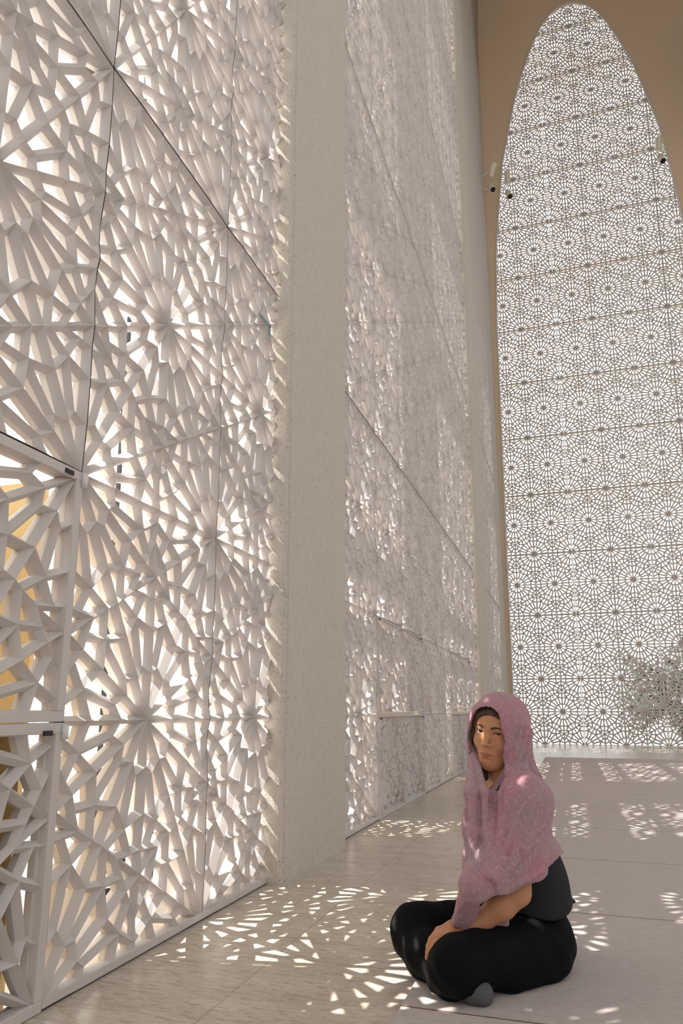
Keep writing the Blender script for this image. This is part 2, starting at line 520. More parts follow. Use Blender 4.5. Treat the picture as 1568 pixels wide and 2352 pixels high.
# ------------------------------------------------------------------ outside the left screen
GX = -2.45
f = MB(); f.box(-40, -1.6, -20, YE + .3, -.5, -.02)
struct(f.build('exterior_ground', M['paving']), 'pale paving outside the lattice screen', 'ground')
f = MB(); f.box(-40, 30, YE + .3, 60, -.5, -.02)
struct(f.build('exterior_ground.001', M['paving']), 'pale paving beyond the end arch', 'ground')
# outer skin on slim posts: frosted panes added to cut sunlight into bands
def pane(y0, y1, z0, z1):
    f = MB(); f.box(GX - .01, GX + .01, y0, y1, z0, z1); return f
wn = 0
PANES = [(-6, 1.65, 0, 12.0), (3.3, 4.45, 0, 16), (6.3, 8.35, 0, 16), (11.62, 14.4, 0, 16), (16.4, 17.9, 0, 16)]
CLEAR = [(1.65, 3.3), (4.45, 6.3), (8.35, 11.62), (14.4, 16.4)]
for a in PANES:
    wn += 1
    struct(pane(*a).build('sun_baffle_%d' % wn, M['frosted']))
for y0, y1 in CLEAR:
    wn += 1
    f = pane(y0, y1, 0, 1.2)
    if y0 < 2: f.box(GX - .01, GX + .01, y0, 2.0, 1.2, 1.9)
    for z0, z1 in ((2.42, 2.59), (2.9, 3.2), (6.0, 6.9), (9.0, 10.4), (12.5, 14.0)):
        f.box(GX - .01, GX + .01, y0, y1, z0, z1)
    struct(f.build('sun_baffle_%d' % wn, M['frosted']))
f = MB()
for y in (-.6, 1.65, 3.3, 4.45, 6.3, 8.35, 11.62, 14.4, 16.4):
    f.box(GX + .012, GX + .034, y - .009, y + .009, 0, 16)
struct(f.build('trim_10', M['iron']), 'dark slim posts of the outer glazing', 'post')

# ------------------------------------------------------------------ beyond the end screen
for z0, z1 in ((6.1, 6.75), (9.35, 9.8), (12.15, 13.45), (16.6, 17.0), (19.2, 20.6)):
    f = MB(); f.box(-8, 10, 19.0, 19.1, z0, z1)
    struct(f.build('exterior_beam', M['frosted']), 'pale outer band seen through the end screen', 'beam')
def bush(name, cx, cy, z0, r, n, label):
    root = empty(name, (cx, cy, 0)); tag(root, label, 'bush', 'bushes outside the end arch')
    V = []; F = []
    for i in range(n):
        d = rng.normal(size=3); d /= np.linalg.norm(d); p = d * r * rng.uniform(.55, 1) * np.array([1, .6, .8 + .35 * math.sin(d[0] * 5)]) + np.array([0, 0, z0])
        a = rng.normal(size=3); a /= np.linalg.norm(a); c = np.cross(a, d); L = .14; w = .05
        b = len(V); V += [p - a * L, p + c * w, p + a * L, p - c * w]; F.append((b, b + 1, b + 2, b + 3))
    link('foliage', mesh('foliage', V, F), M['leaf'], root)
    MB().tube([(0, 0, 0), (.03, 0, z0 * .6), (0, .02, z0)], [.05, .04, .02]).build('stem', M['bark'], root, True)
bush('bush', 2.9, 22.0, 1.3, 1.9, 2600, 'broad dark green bush outside the end arch, behind its lower right corner')
bush('bush', 5.9, 25.6, 2.2, 2.2, 2600, 'taller green bush farther outside the end arch, at the frame edge')
f = MB()
for t in range(1, 14): f.box(XE - 2.75, XE + 2.75, YE + .06, YE + .10, t * 2 * ROW - .02, t * 2 * ROW + .02)
for k in (-2, 0, 2): f.box(XE + k * P - .012, XE + k * P + .012, YE + .06, YE + .10, 0, 20.8)
struct(f.build('trim_11', M['plaster']), 'slim rails behind the end screen', 'rail')

# cables on the ground behind the near screen
root = empty('cable_bundle', (-1.95, 2.75, 0)); tag(root, 'dark tangled cables on the ground behind the near lattice screen', 'cables')
f = MB()
for q in range(5):
    pts = []
    for i in range(26):
        a = i / 25 * 2 * math.pi * (1.6 + .2 * q)
        pts.append((.10 * math.cos(a) + q * .03, .17 * math.sin(a) + .05 * q - .1, .02 + .035 * q + .10 * i / 25 + .015 * math.sin(3 * a)))
    f.tube(pts, .009, 6)
f.build('cable', M['iron'], root, True)

# teal bracket on the screen next to the near pillar
root = empty('sign_bracket', (XW + .012, 3.0, 2.77)); tag(root, 'small teal glass sign plate on the lattice close to the near pillar', 'sign')
f = MB(); f.box(0, .012, 0, .135, .045, .062); f.build('top_plate', M['teal'], root, bevel=.002)
f = MB(); f.box(0, .012, .12, .137, -.01, .06); f.build('edge_plate', M['teal'], root, bevel=.002)

# ------------------------------------------------------------------ spotlights
def spot(p, d, anchor, label, dark):
    p = Vector(p); d = Vector(d).normalized()
    root = empty('spotlight', p); tag(root, label, 'spotlight', 'cylinder spotlights by the end arch')
    L, R = .33, .076
    MB().tube([-d * L / 2, -d * (L / 2 - .012), d * (L / 2 - .004), d * L / 2], [R * .9, R, R, R * .97], 24).build('housing', M['lampwhite'], root, True)
    if dark:
        MB().tube([d * (L / 2 + .0005), d * (L / 2 + .004)], R * .86, 24).build('lens', M['black'], root)
    a = Vector(anchor) - p
    MB().tube([Vector((0, 0, 0)), a * .5, a], .012, 8).build('bracket', M['lampwhite'], root, True)
q = Vector((-1.134, 16.600, 14.945)); spot(q, (.35, -.35, .8), (XW, 16.6, q.z - .15), 'upper white cylinder spotlight, farther left of the arch', False)
q = Vector((-1.174, 16.600, 14.407)); spot(q, (.25, -.45, -.75), (XW, 16.6, q.z), 'lower black mouthed spotlight, farther left of the arch', True)
q = Vector((-0.773, 17.200, 15.113)); spot(q, (.02, -.2, 1), (q.x - .15, YE - .07, q.z), 'upper white cylinder spotlight against the left edge of the arch', False)
q = Vector((-0.763, 17.200, 14.576)); spot(q, (.2, -.45, -.8), (q.x - .15, YE - .07, q.z), 'lower black mouthed spotlight against the left edge of the arch', True)
q = Vector((3.043, 17.200, 15.089)); spot(q, (.02, -.2, 1), (q.x + .2, YE - .07, q.z), 'upper white cylinder spotlight on the right of the arch', False)
q = Vector((3.057, 17.200, 14.654)); spot(q, (.12, -.45, -.8), (q.x + .2, YE - .07, q.z), 'lower black mouthed spotlight on the right of the arch', True)

# ------------------------------------------------------------------ light
SUN_DIR = Vector((1, .2, -1.15)).normalized()
L = bpy.data.lights.new('sun', 'SUN'); L.energy = 15.5; L.angle = math.radians(.53); L.color = (1, .95, .86)
o = bpy.data.objects.new('sun', L); COL.objects.link(o); o.rotation_euler = SUN_DIR.to_track_quat('-Z', 'Y').to_euler()
W = bpy.data.worlds.new('sky'); SC.world = W; W.use_nodes = True; nt = W.node_tree
bg = nt.nodes['Background']; tc = N(nt, 'ShaderNodeTexCoord'); sx = N(nt, 'ShaderNodeSeparateXYZ')
nt.links.new(tc.outputs['Generated'], sx.inputs[0])
mr = N(nt, 'ShaderNodeMapRange'); mr.inputs['From Min'].default_value = -.60; mr.inputs['From Max'].default_value = .50
mr.interpolation_type = 'SMOOTHSTEP'
ma = N(nt, 'ShaderNodeMath', operation='MULTIPLY'); ma.inputs[1].default_value = -.35; nt.links.new(sx.outputs['Y'], ma.inputs[0])
mb = N(nt, 'ShaderNodeMath', operation='MULTIPLY_ADD'); mb.inputs[1].default_value = .9
nt.links.new(sx.outputs['X'], mb.inputs[0]); nt.links.new(ma.outputs[0], mb.inputs[2]); nt.links.new(mb.outputs[0], mr.inputs['Value'])
c = mixc(nt, mr.outputs[0], (3.0, 3.05, 3.15), (.72, .705, .69))
nt.links.new(c, bg.inputs['Color']); bg.inputs['Strength'].default_value = 1

# ------------------------------------------------------------------ camera
cam = bpy.data.cameras.new('camera'); co = bpy.data.objects.new('camera', cam); COL.objects.link(co)
cam.sensor_width = 36; cam.lens = 1607.1 / 2352 * 36; cam.shift_y = (1295.35 - 1176) / 2352; cam.clip_start = .05
co.location = (0, 0, CAMH); co.rotation_euler = (math.pi / 2 + .20611, 0, .31219)
SC.camera = co
vs = SC.view_settings; vs.view_transform = 'Standard'; vs.look = 'None'; vs.gamma = 1; vs.use_curve_mapping = False; vs.exposure = -.3
SC.cycles.max_bounces = 10; SC.cycles.diffuse_bounces = 6; SC.cycles.caustics_reflective = False; SC.cycles.caustics_refractive = False
SC.cycles.sample_clamp_indirect = 6

# ================================================================== the seated person
def smin(a, b, k):
    h = np.maximum(k - np.abs(a - b), 0) / k
    return np.minimum(a, b) - h * h * k * .25
def smax(a, b, k): return -smin(-a, -b, k)
def cap(p, a, b, ra, rb):
    a = np.asarray(a, float); b = np.asarray(b, float); ba = b - a
    h = np.clip(((p - a) @ ba) / (ba @ ba), 0, 1)
    return np.linalg.norm(p - a - h[:, None] * ba, axis=1) - (ra + (rb - ra) * h)
def chain(p, pts, rs, k=.012):
    d = cap(p, pts[0], pts[1], rs[0], rs[1])
    for i in range(1, len(pts) - 1):
        d = smin(d, cap(p, pts[i], pts[i + 1], rs[i], rs[i + 1]), k)
    return d
def ell(p, c, r, R=None):
    q = p - np.asarray(c, float)
    if R is not None: q = q @ R          # columns of R are the local axes
    r = np.asarray(r, float)
    k0 = np.linalg.norm(q / r, axis=1); k1 = np.linalg.norm(q / (r * r), axis=1) + 1e-9
    return k0 * (k0 - 1) / k1

def sdf_mesh(fn, lo, hi, h, smooth=1, B=10):
    lo = np.array(lo, float); n = np.ceil((np.array(hi) - lo) / h / B).astype(int) * B + 1
    f = np.ones(n, np.float32)
    nb = (n - 1) // B
    ids = np.stack(np.meshgrid(*[np.arange(k) for k in nb], indexing='ij'), -1).reshape(-1, 3)
    cen = lo + (ids * B + B / 2) * h
    cv = np.concatenate([fn(c) for c in np.array_split(cen, max(1, len(cen) // 400))])
    rad = B * h * .5 * 1.75 + .012
    loc = np.stack(np.meshgrid(*[np.arange(B + 1)] * 3, indexing='ij'), -1).reshape(-1, 3)
    for (i, j, k), v in zip(ids, cv):
        s = (slice(i * B, i * B + B + 1), slice(j * B, j * B + B + 1), slice(k * B, k * B + B + 1))
        if abs(v) < rad:
            f[s] = fn(lo + (loc + np.array([i, j, k]) * B) * h).reshape(B + 1, B + 1, B + 1)
    for (i, j, k), v in zip(ids, cv):
        if v <= -rad:
            s = (slice(i * B + 1, i * B + B), slice(j * B + 1, j * B + B), slice(k * B + 1, k * B + B))
            f[s] = -1
    ins = f < 0
    m = np.array(n) - 1
    def corner(a, dx, dy, dz): return a[dx:m[0] + dx, dy:m[1] + dy, dz:m[2] + dz]
    cnt = sum(corner(ins, a, b, c).astype(np.int8) for a in (0, 1) for b in (0, 1) for c in (0, 1))
    act = (cnt > 0) & (cnt < 8)
    idx = np.argwhere(act)
    acc = np.zeros((len(idx), 3)); num = np.zeros(len(idx))
    I = idx.T
    C8 = {(a, b, c): f[I[0] + a, I[1] + b, I[2] + c] for a in (0, 1) for b in (0, 1) for c in (0, 1)}
    for ax in range(3):
        for u in (0, 1):
            for w in (0, 1):
                a = [u, w]; a.insert(ax, 0); b = [u, w]; b.insert(ax, 1)
                fa, fb = C8[tuple(a)], C8[tuple(b)]
                mk = (fa < 0) != (fb < 0)
                t = np.where(mk, fa / np.where(mk, fa - fb, 1), 0)
                pos = np.array(a, float)[None, :].repeat(len(idx), 0); pos[:, ax] = t
                acc += pos * mk[:, None]; num += mk
    V = lo + (idx + acc / num[:, None]) * h
    vid = -np.ones(m, np.int64); vid[I[0], I[1], I[2]] = np.arange(len(idx))
    F = []
    for ax in range(3):
        a = ins; sl0 = [slice(None)] * 3; sl1 = [slice(None)] * 3
        sl0[ax] = slice(0, -1); sl1[ax] = slice(1, None)
        e = np.argwhere(ins[tuple(sl0)] != ins[tuple(sl1)])
        o1, o2 = [q for q in range(3) if q != ax]
        ok = (e[:, o1] > 0) & (e[:, o2] > 0) & (e[:, o1] < m[o1]) & (e[:, o2] < m[o2])
        e = e[ok]; q = []
        for d1, d2 in ((1, 1), (0, 1), (0, 0), (1, 0)):
            g = e.copy(); g[:, o1] -= d1; g[:, o2] -= d2
            q.append(vid[g[:, 0], g[:, 1], g[:, 2]])
        q = np.stack(q, 1)
        flip = ins[e[:, 0], e[:, 1], e[:, 2]]
        if ax == 1: flip = ~flip
        q[~flip] = q[~flip][:, ::-1]
        F.append(q)
    F = np.concatenate(F); F = F[(F >= 0).all(1)]
    for _ in range(smooth):
        s = np.zeros_like(V); c = np.zeros(len(V))
        for i in range(4):
            a, b = F[:, i], F[:, (i + 1) % 4]
            for j in range(3):
                s[:, j] += np.bincount(a, V[b, j], len(V)) + np.bincount(b, V[a, j], len(V))
            c += np.bincount(a, minlength=len(V)) + np.bincount(b, minlength=len(V))
        V = V * .45 + s / np.maximum(c, 1)[:, None] * .55
    return V, F

def sdf_object(name, fn, lo, hi, h, mat, parent=None, smooth=1):
    V, F = sdf_mesh(fn, lo, hi, h, smooth)
    me = bpy.data.meshes.new(name)
    me.vertices.add(len(V)); me.vertices.foreach_set('co', V.astype(np.float32).ravel())
    me.loops.add(F.size); me.loops.foreach_set('vertex_index', F.astype(np.int32).ravel())
    me.polygons.add(len(F)); me.polygons.foreach_set('loop_start', np.arange(0, F.size, 4, dtype=np.int32))
    me.polygons.foreach_set('use_smooth', [True] * len(F))
    me.update(); me.validate()
    o = link(name, me, mat, parent)
    return o, V

# ---- frame of the body and of the head
def nrm(v): v = np.asarray(v, float); return v / np.linalg.norm(v)
FB = nrm((-.86, -.51, 0)); LB = np.array([-FB[1], FB[0], 0]); UP = np.array([0, 0, 1.])
RB = np.stack([LB, FB, UP], 1)
PEL = np.array([-.15, 2.535, .11]); NECK = np.array([-.228, 2.489, .588])
SL = np.array([-.150, 2.354, .530]); SR = np.array([-.306, 2.622, .535])
EL = np.array([-.188, 2.285, .278]); WL = np.array([-.345, 2.272, .156])
ER = np.array([-.335, 2.53, .295]); WR = np.array([-.366, 2.305, .172])
EYE = np.array([-.264, 2.360, .738])
a_ = math.radians(-108); f0 = np.array([math.cos(a_), math.sin(a_), 0]); l0 = np.array([-f0[1], f0[0], 0])
ro_ = math.radians(9); up1 = UP * math.cos(ro_) + l0 * math.sin(ro_); l1 = l0 * math.cos(ro_) - UP * math.sin(ro_)
pt_ = math.radians(3); fh = f0 * math.cos(pt_) - up1 * math.sin(pt_); uh = up1 * math.cos(pt_) + f0 * math.sin(pt_)
RH = np.stack([l1, fh, uh], 1)           # local x: her left, y: out of the face, z: up
def H(x, y, z): return EYE + RH @ np.array([x, y, z], float)

def near(p, lo, hi, m=.05):
    return (p.max(0) > np.array(lo) - m).all() and (p.min(0) < np.array(hi) + m).all()

def face_local(q):
    """signed distance of the head in head coordinates"""
    d = ell(q, (0, -.092, .028), (.072, .092, .077))
    d = smin(d, ell(q, (0, -.066, -.030), (.061, .064, .080)), .03)
    d = smin(d, ell(q, (0, -.040, .035), (.060, .045, .050)), .03)
    d = smin(d, cap(q, (0, -.034, -.094), (0, -.036, -.098), .022, .021), .03)
    for s in (1, -1):
        d = smin(d, cap(q, (s * .046, -.080, -.058), (s * .013, -.036, -.096), .020, .019), .03)
        d = smin(d, ell(q, (s * .034, -.026, -.032), (.025, .020, .024)), .022)
        d = smin(d, cap(q, (s * .012, -.005, .018), (s * .044, -.022, .020), .0085, .0065), .016)
        d = smax(d, -ell(q, (s * .031, .014, -.001), (.017, .0185, .0105)), .010)
    # nose
    d = smin(d, chain(q, [(0, -.008, .004), (0, .0045, -.014), (0, .0145, -.031)], [.0062, .0070, .0085], .01), .012)
    d = smin(d, ell(q, (0, .0165, -.0358), (.0098, .0092, .0080)), .006)
    for s in (1, -1):
        d = smin(d, ell(q, (s * .0130, .005, -.0388), (.0064, .0090, .0064)), .005)
        d = smax(d, -ell(q, (s * .0062, .0105, -.0462), (.0034, .0048, .0038)), .003)
    # mouth
    d = smin(d, ell(q, (0, -.012, -.069), (.026, .016, .020)), .015)
    for s in (1, -1):
        d = smin(d, cap(q, (s * .004, .0010, -.0645), (s * .021, -.0085, -.0695), .0033, .0020), .004)
    d = smin(d, cap(q, (-.011, -.0022, -.0752), (.011, -.0022, -.0752), .0044, .0044), .005)
    d = smax(d, -chain(q, [(-.023, -.0065, -.0702), (0, .0075, -.0700), (.023, -.0065, -.0702)], [.0012, .0014, .0012], .003), .003)
    d = smax(d, -ell(q, (0, .0045, -.0865), (.013, .010, .0055)), .008)
    # eyelids with an almond opening
    for s in (1, -1):
        e = np.linalg.norm(q - np.array([s * .031, -.0125, 0]), axis=1) - .0143
        d = smin(d, e, .006)
        x = (q[:, 0] - s * .031); t = np.clip(1 - (x / .0148) ** 2, 0, 1)
        zc = .0006 + s * x * .10
        hh = .0038 * t
        op = np.maximum(np.abs(q[:, 2] - zc) - hh, -(q[:, 1] + .0118))
        op = np.maximum(op, np.abs(x) - .0142)
        d = np.where(np.abs(x) < .02, smax(d, -op, .0018), d)
    return d

def hand(p, W, d, lat, bend, side, r0=1.):
    """palm and five fingers: W wrist, d towards the knuckles, lat towards the thumb, bend = curl direction"""
    W = np.asarray(W, float); d = nrm(d); lat = nrm(lat); bend = nrm(bend)
    D = cap(p, W, W + d * .03, .020, .022)
    off = [.028, .0095, -.009, -.0255]; ln = [.071, .073, .070, .065]
    mcp = [W + d * ln[i] + lat * off[i] for i in range(4)]
    for i in range(4):
        D = smin(D, cap(p, W + d * .02 + lat * off[i] * .5, mcp[i], .0125, .0105), .012)
    Ls = [(.036, .022, .018), (.039, .025, .019), (.037, .023, .018), (.030, .018, .017)]
    for i in range(4):
        a = mcp[i]; r = [.0096, .0086, .0078, .0066]
        ang = [.35 + .07 * i, .95 + .05 * i, 1.35 + .06 * i]; pts = [a]
        for L_, t in zip(Ls[i], ang):
            pts.append(pts[-1] + L_ * (d * math.cos(t) + bend * math.sin(t)) + lat * off[i] * .03)
        D = smin(D, chain(p, pts, r, .004), .005)
    t0 = W + d * .022 + lat * .020 + bend * .006
    D = smin(D, chain(p, [t0, t0 + d * .034 + lat * .018 + bend * .008, t0 + d * .062 + lat * .018 + bend * .014, t0 + d * .082 + lat * .010 + bend * .022],
                      [.0135, .0110, .0098, .0080], .006), .010)
    return D
HR = dict(W=WR, d=(-.62, -.74, -.18), lat=(.76, -.64, .05), bend=(-.10, -.12, -1))
HL = dict(W=WL, d=(-.86, .06, -.34), lat=(-.02, .98, .10), bend=(.15, -.10, -1))

def body(p):
    d = np.full(len(p), 1.)
    if near(p, (-.40, 2.25, .50), (-.10, 2.62, .90)):
        q = (p - EYE) @ RH
        d = face_local(q)
        d = smin(d, cap(p, NECK + UP * -.01, H(0, -.098, -.070), .052, .046), .03)
    t = ell(p, NECK + np.array([.012, -.012, -.165]), (.130, .084, .20), RB)
    t = smin(t, ell(p, PEL + np.array([0, 0, .13]) + FB * .02, (.115, .080, .17), RB), .06)
    t = smin(t, ell(p, PEL + np.array([0, 0, .0]), (.125, .085, .09), RB), .05)
    t = smin(t, cap(p, SL - LB * .02, SR + LB * .02, .046, .046), .06)
    lg = chain(p, [PEL + LB * .09, LKNEE + np.array([.01, .01, -.005]), LANK], [.06, .05, .030], .03)
    lg = smin(lg, chain(p, [PEL - LB * .09, RKNEE, RANK, (-.345, 2.183, .046)], [.06, .05, .033, .031], .03), .03)
    t = smin(t, lg, .03)
    if p[:, 2].min() < .50:
        cov = np.minimum(trousers(p), shirt(p)) + .006
        foot = np.linalg.norm(p - np.array([-.345, 2.18, .046]), axis=1) - .06
        t = np.where((p[:, 2] < .48) & (foot > 0), np.maximum(t, cov), t)
    d = smin(d, t, .04)
    d = smin(d, chain(p, [SL, EL, EL + (WL - EL) * .3, WL], [.045, .035, .038, .0250], .02), .025)
    d = smin(d, chain(p, [SR, ER, ER + (WR - ER) * .3, WR], [.047, .041, .040, .0245], .02), .025)
    if near(p, (-.56, 2.10, .0), (-.30, 2.36, .24)):
        d = smin(d, hand(p, side=1, **HR), .010)
        d = smin(d, hand(p, side=-1, **HL), .010)
    d = smin(d, chain(p, [(-.350, 2.186, .044), (-.31, 2.172, .040), (-.290, 2.163, .037)], [.029, .027, .020], .01), .02)
    return d
LKNEE = np.array([-.358, 2.170, .103]); RKNEE = np.array([-.528, 2.405, .122])
LHIP = np.array([-.140, 2.45, .092]); RHIP = np.array([-.215, 2.62, .10])
LANK = np.array([-.40, 2.46, .06]); RANK = np.array([-.385, 2.205, .056])

def trousers(p):
    wob = .0022 * np.sin(p[:, 0] * 60 + p[:, 2] * 45) * np.sin(p[:, 1] * 52 + 1.3) + .0015 * np.sin(p[:, 0] * 33 - p[:, 1] * 71 + p[:, 2] * 90)
    d = ell(p, PEL + np.array([.0, -.0, -.012]), (.138, .100, .108), RB)
    d = smin(d, cap(p, LHIP, LKNEE, .088, .076), .04)
    d = smin(d, cap(p, RHIP, RKNEE, .094, .069), .04)
    d = smin(d, chain(p, [LKNEE + np.array([0, .0, -.01]), (-.37, 2.27, .065), LANK], [.074, .056, .05], .03), .02)
    d = smin(d, chain(p, [RKNEE, (-.475, 2.305, .078), RANK, (-.372, 2.194, .050)], [.067, .054, .048, .047], .03), .03)
    # cloth falling from the shin and the knee to the ground
    d = smin(d, chain(p, [(-.545, 2.385, .08), (-.50, 2.335, .05), (-.487, 2.318, .012)], [.046, .034, .026], .02), .03)
    d = smin(d, chain(p, [(-.475, 2.315, .05), (-.445, 2.285, .022)], [.040, .026], .02), .03)
    d = smin(d, chain(p, [(-.405, 2.225, .03), (-.372, 2.198, .026)], [.040, .036], .02), .02)
    d = smin(d, cap(p, (-.14, 2.42, .055), (-.225, 2.305, .045), .062, .050), .05)
    d = d + wob - .002
    d = np.maximum(d, -(p[:, 2] - .0125))
    d = np.maximum(d, p[:, 2] - (.246 - .10 * ((p - PEL) @ FB)))            # waistband
    # the leg opening at the ankle
    ax = nrm(np.array([-.345, 2.183, .046]) - RANK); s = (p - np.array([-.352, 2.186, .046])) @ ax
    rr = np.linalg.norm(p - np.array([-.352, 2.186, .046]) - s[:, None] * ax, axis=1)
    d = np.maximum(d, -np.maximum(np.maximum(rr - .040, -s - .012), s - .06))
    return d

def shirt(p):
    t = ell(p, NECK + np.array([.012, -.012, -.165]), (.138, .093, .205), RB)
    t = smin(t, ell(p, PEL + np.array([0, 0, .13]) + FB * .01, (.134, .101, .19), RB), .05)
    t = smin(t, ell(p, PEL + np.array([0, 0, .07]) + FB * .0, (.142, .099, .13), RB), .04)
    t = smin(t, cap(p, SL - LB * .03, SR + LB * .03, .056, .056), .06)
    t = smin(t, cap(p, SL, SL + (EL - SL) * .5, .056, .060), .03)
    t = smin(t, cap(p, SR, SR + (ER - SR) * .5, .056, .060), .03)
    a = (p - PEL) @ FB; b = (p - PEL) @ LB
    t = t + .0035 * np.sin(p[:, 2] * 42 + a * 38 + b * 15) * np.clip((.42 - p[:, 2]) * 5, 0, 1) - .001
    zh = .180 + .020 * np.sin(b * 14 + 1) - .12 * a
    t = np.maximum(t, zh - p[:, 2])
    nk = np.linalg.norm((p - (NECK + FB * .045 + UP * .015)) * np.array([1, 1, .8]), axis=1) - .056     # neckline
    t = smax(t, -nk, .006)
    kn = PEL - FB * .100 + np.array([.012, -.03, .105])
    t = smin(t, np.minimum(ell(p, kn, (.012, .010, .016)), ell(p, kn + np.array([.014, -.004, -.012]), (.011, .008, .007))), .010)
    return t

def hair_fn(p, fine=True):
    q = (p - EYE) @ RH
    d = ell(q, (0, -.094, .030), (.078, .096, .080))
    d = smin(d, chain(q, [(.066, -.078, .02), (.068, -.078, -.05), (.060, -.085, -.10)], [.020, .019, .016], .02), .03)
    d = smin(d, chain(q, [(-.066, -.075, .02), (-.068, -.072, -.05), (-.058, -.060, -.105), (-.030, -.050, -.148)], [.020, .020, .021, .014], .02), .03)
    d = smin(d, chain(q, [(-.058, -.058, -.095), (-.040, -.046, -.128), (-.020, -.044, -.152)], [.016, .015, .011], .02), .02)
    d = smin(d, ell(q, (0, -.125, -.06), (.070, .045, .085)), .03)
    strand = .0016 * np.sin(q[:, 0] * 520 + q[:, 2] * 60) + .0012 * np.sin(q[:, 0] * 900 + q[:, 1] * 300)
    fl = face_local(q) - .0065
    d = smin(d, np.maximum(fl, -.03 - q[:, 2]) if fine else fl, .01)
    if not fine: return d
    d = d + strand
    # open over the face
    hx = np.where(q[:, 0] > 0, .063, .058)
    fx = (q[:, 0] - .004) / hx; fz = np.where(q[:, 2] > -.01, (q[:, 2] + .01) / .066, 0)
    o = (np.sqrt(fx * fx + fz * fz) - 1) * .05
    d = smax(d, -np.maximum(np.maximum(o, -(q[:, 1] + .085)), -(q[:, 2] + .106 + .25 * np.clip(q[:, 0] + .02, -.1, .1))), .008)
    d = np.maximum(d, -face_local(q) - .004); d = np.maximum(d, -.168 - q[:, 2])
    return d

KN = np.array([-.300, 2.232, .300])                      # where the shawl is gathered
HEMN = nrm(np.cross(np.array([-.285, 2.15, .262]) - np.array([-.107, 2.32, .328]), np.array([-.070, 2.60, .352]) - np.array([-.107, 2.32, .328])))
if HEMN[2] < 0: HEMN = -HEMN
def scarf_core(p):
    q = (p - EYE) @ RH
    # hood
    hd = ell(q, (0, -.094, .029), (.083, .102, .085))
    hd = smin(hd, ell(q, (0, -.103, -.055), (.080, .078, .10)), .04)
    # neck to shoulders, upper arm, back
    co = cap(p, H(0, -.105, -.09), NECK + np.array([.012, .0, -.04]), .074, .082)
    co = smin(co, cap(p, SL, SR, .058, .056), .075)
    co = smin(co, chain(p, [SL, SL + (EL - SL) * .55, EL + np.array([.0, .0, .0])], [.060, .060, .054], .03), .05)
    co = smin(co, cap(p, SR, ER, .056, .045), .04)
    co = smin(co, ell(p, NECK + np.array([.018, -.010, -.17]), (.140, .100, .20), RB), .05)
    co = smin(co, cap(p, EL + (SL - EL) * .25, KN, .050, .030), .05)
    co = smin(co, cap(p, NECK + FB * .06 + LB * .10 - UP * .10, KN, .05, .03), .07)
    d = smin(hd, co, .06) - .004
    d = smin(d, smin(shirt(p), hair_fn(p, False), .03) - .0065, .02)
    return d

def on_cloth(a, b, n=9):
    P_ = np.asarray(a, float) + (np.asarray(b, float) - np.asarray(a, float)) * np.linspace(0, 1, n)[:, None]
    for _ in range(7):
        d = scarf_core(P_); g = np.stack([scarf_core(P_ + e) - scarf_core(P_ - e) for e in np.eye(3) * .002], 1) / .004
        P_ = P_ - ((d - .0035) / np.maximum((g * g).sum(1), .05))[:, None] * g * .8
    return P_
STR = []
for (a, b, r0, r1) in (
        (KN + np.array([.03, -.01, .03]), NECK + LB * .07 + FB * .05 - UP * .02, .010, .006),
        (KN + np.array([.035, -.005, .03]), NECK + LB * .12 + UP * .02, .009, .003),
        (KN + np.array([.04, .0, .02]), SL + UP * .05 + FB * .03, .010, .003),
        (KN + np.array([.045, .0, .01]), SL + LB * .05 + FB * .03, .008, .003),
        (KN + np.array([.05, .0, .0]), SL + LB * .06 - UP * .06, .009, .003),
        (KN + np.array([.05, .0, -.01]), SL * .6 + EL * .4 + LB * .06, .008, .003),
        (KN + np.array([.05, .0, -.015]), SL * .3 + EL * .7 + LB * .06 - FB * .03, .008, .004),
        (H(.072, -.050, .035), NECK + LB * .065 + FB * .055, .006, .009),
        (H(.084, -.075, .030), NECK + LB * .085 + FB * .03, .004, .009),
        (H(.086, -.10, .020), NECK + LB * .095 + FB * .0, .003, .008),
        (H(.080, -.13, .010), NECK + LB * .09 - FB * .035, .003, .008),
        (H(.060, -.165, .0), NECK + LB * .06 - FB * .07, .003, .008),
        (NECK + LB * .06 - FB * .08, np.array([-.12, 2.52, .40]), .007, .005)):
    STR.append((on_cloth(a, b), np.linspace(r0, r1, 9) * 1.25 + .0035))

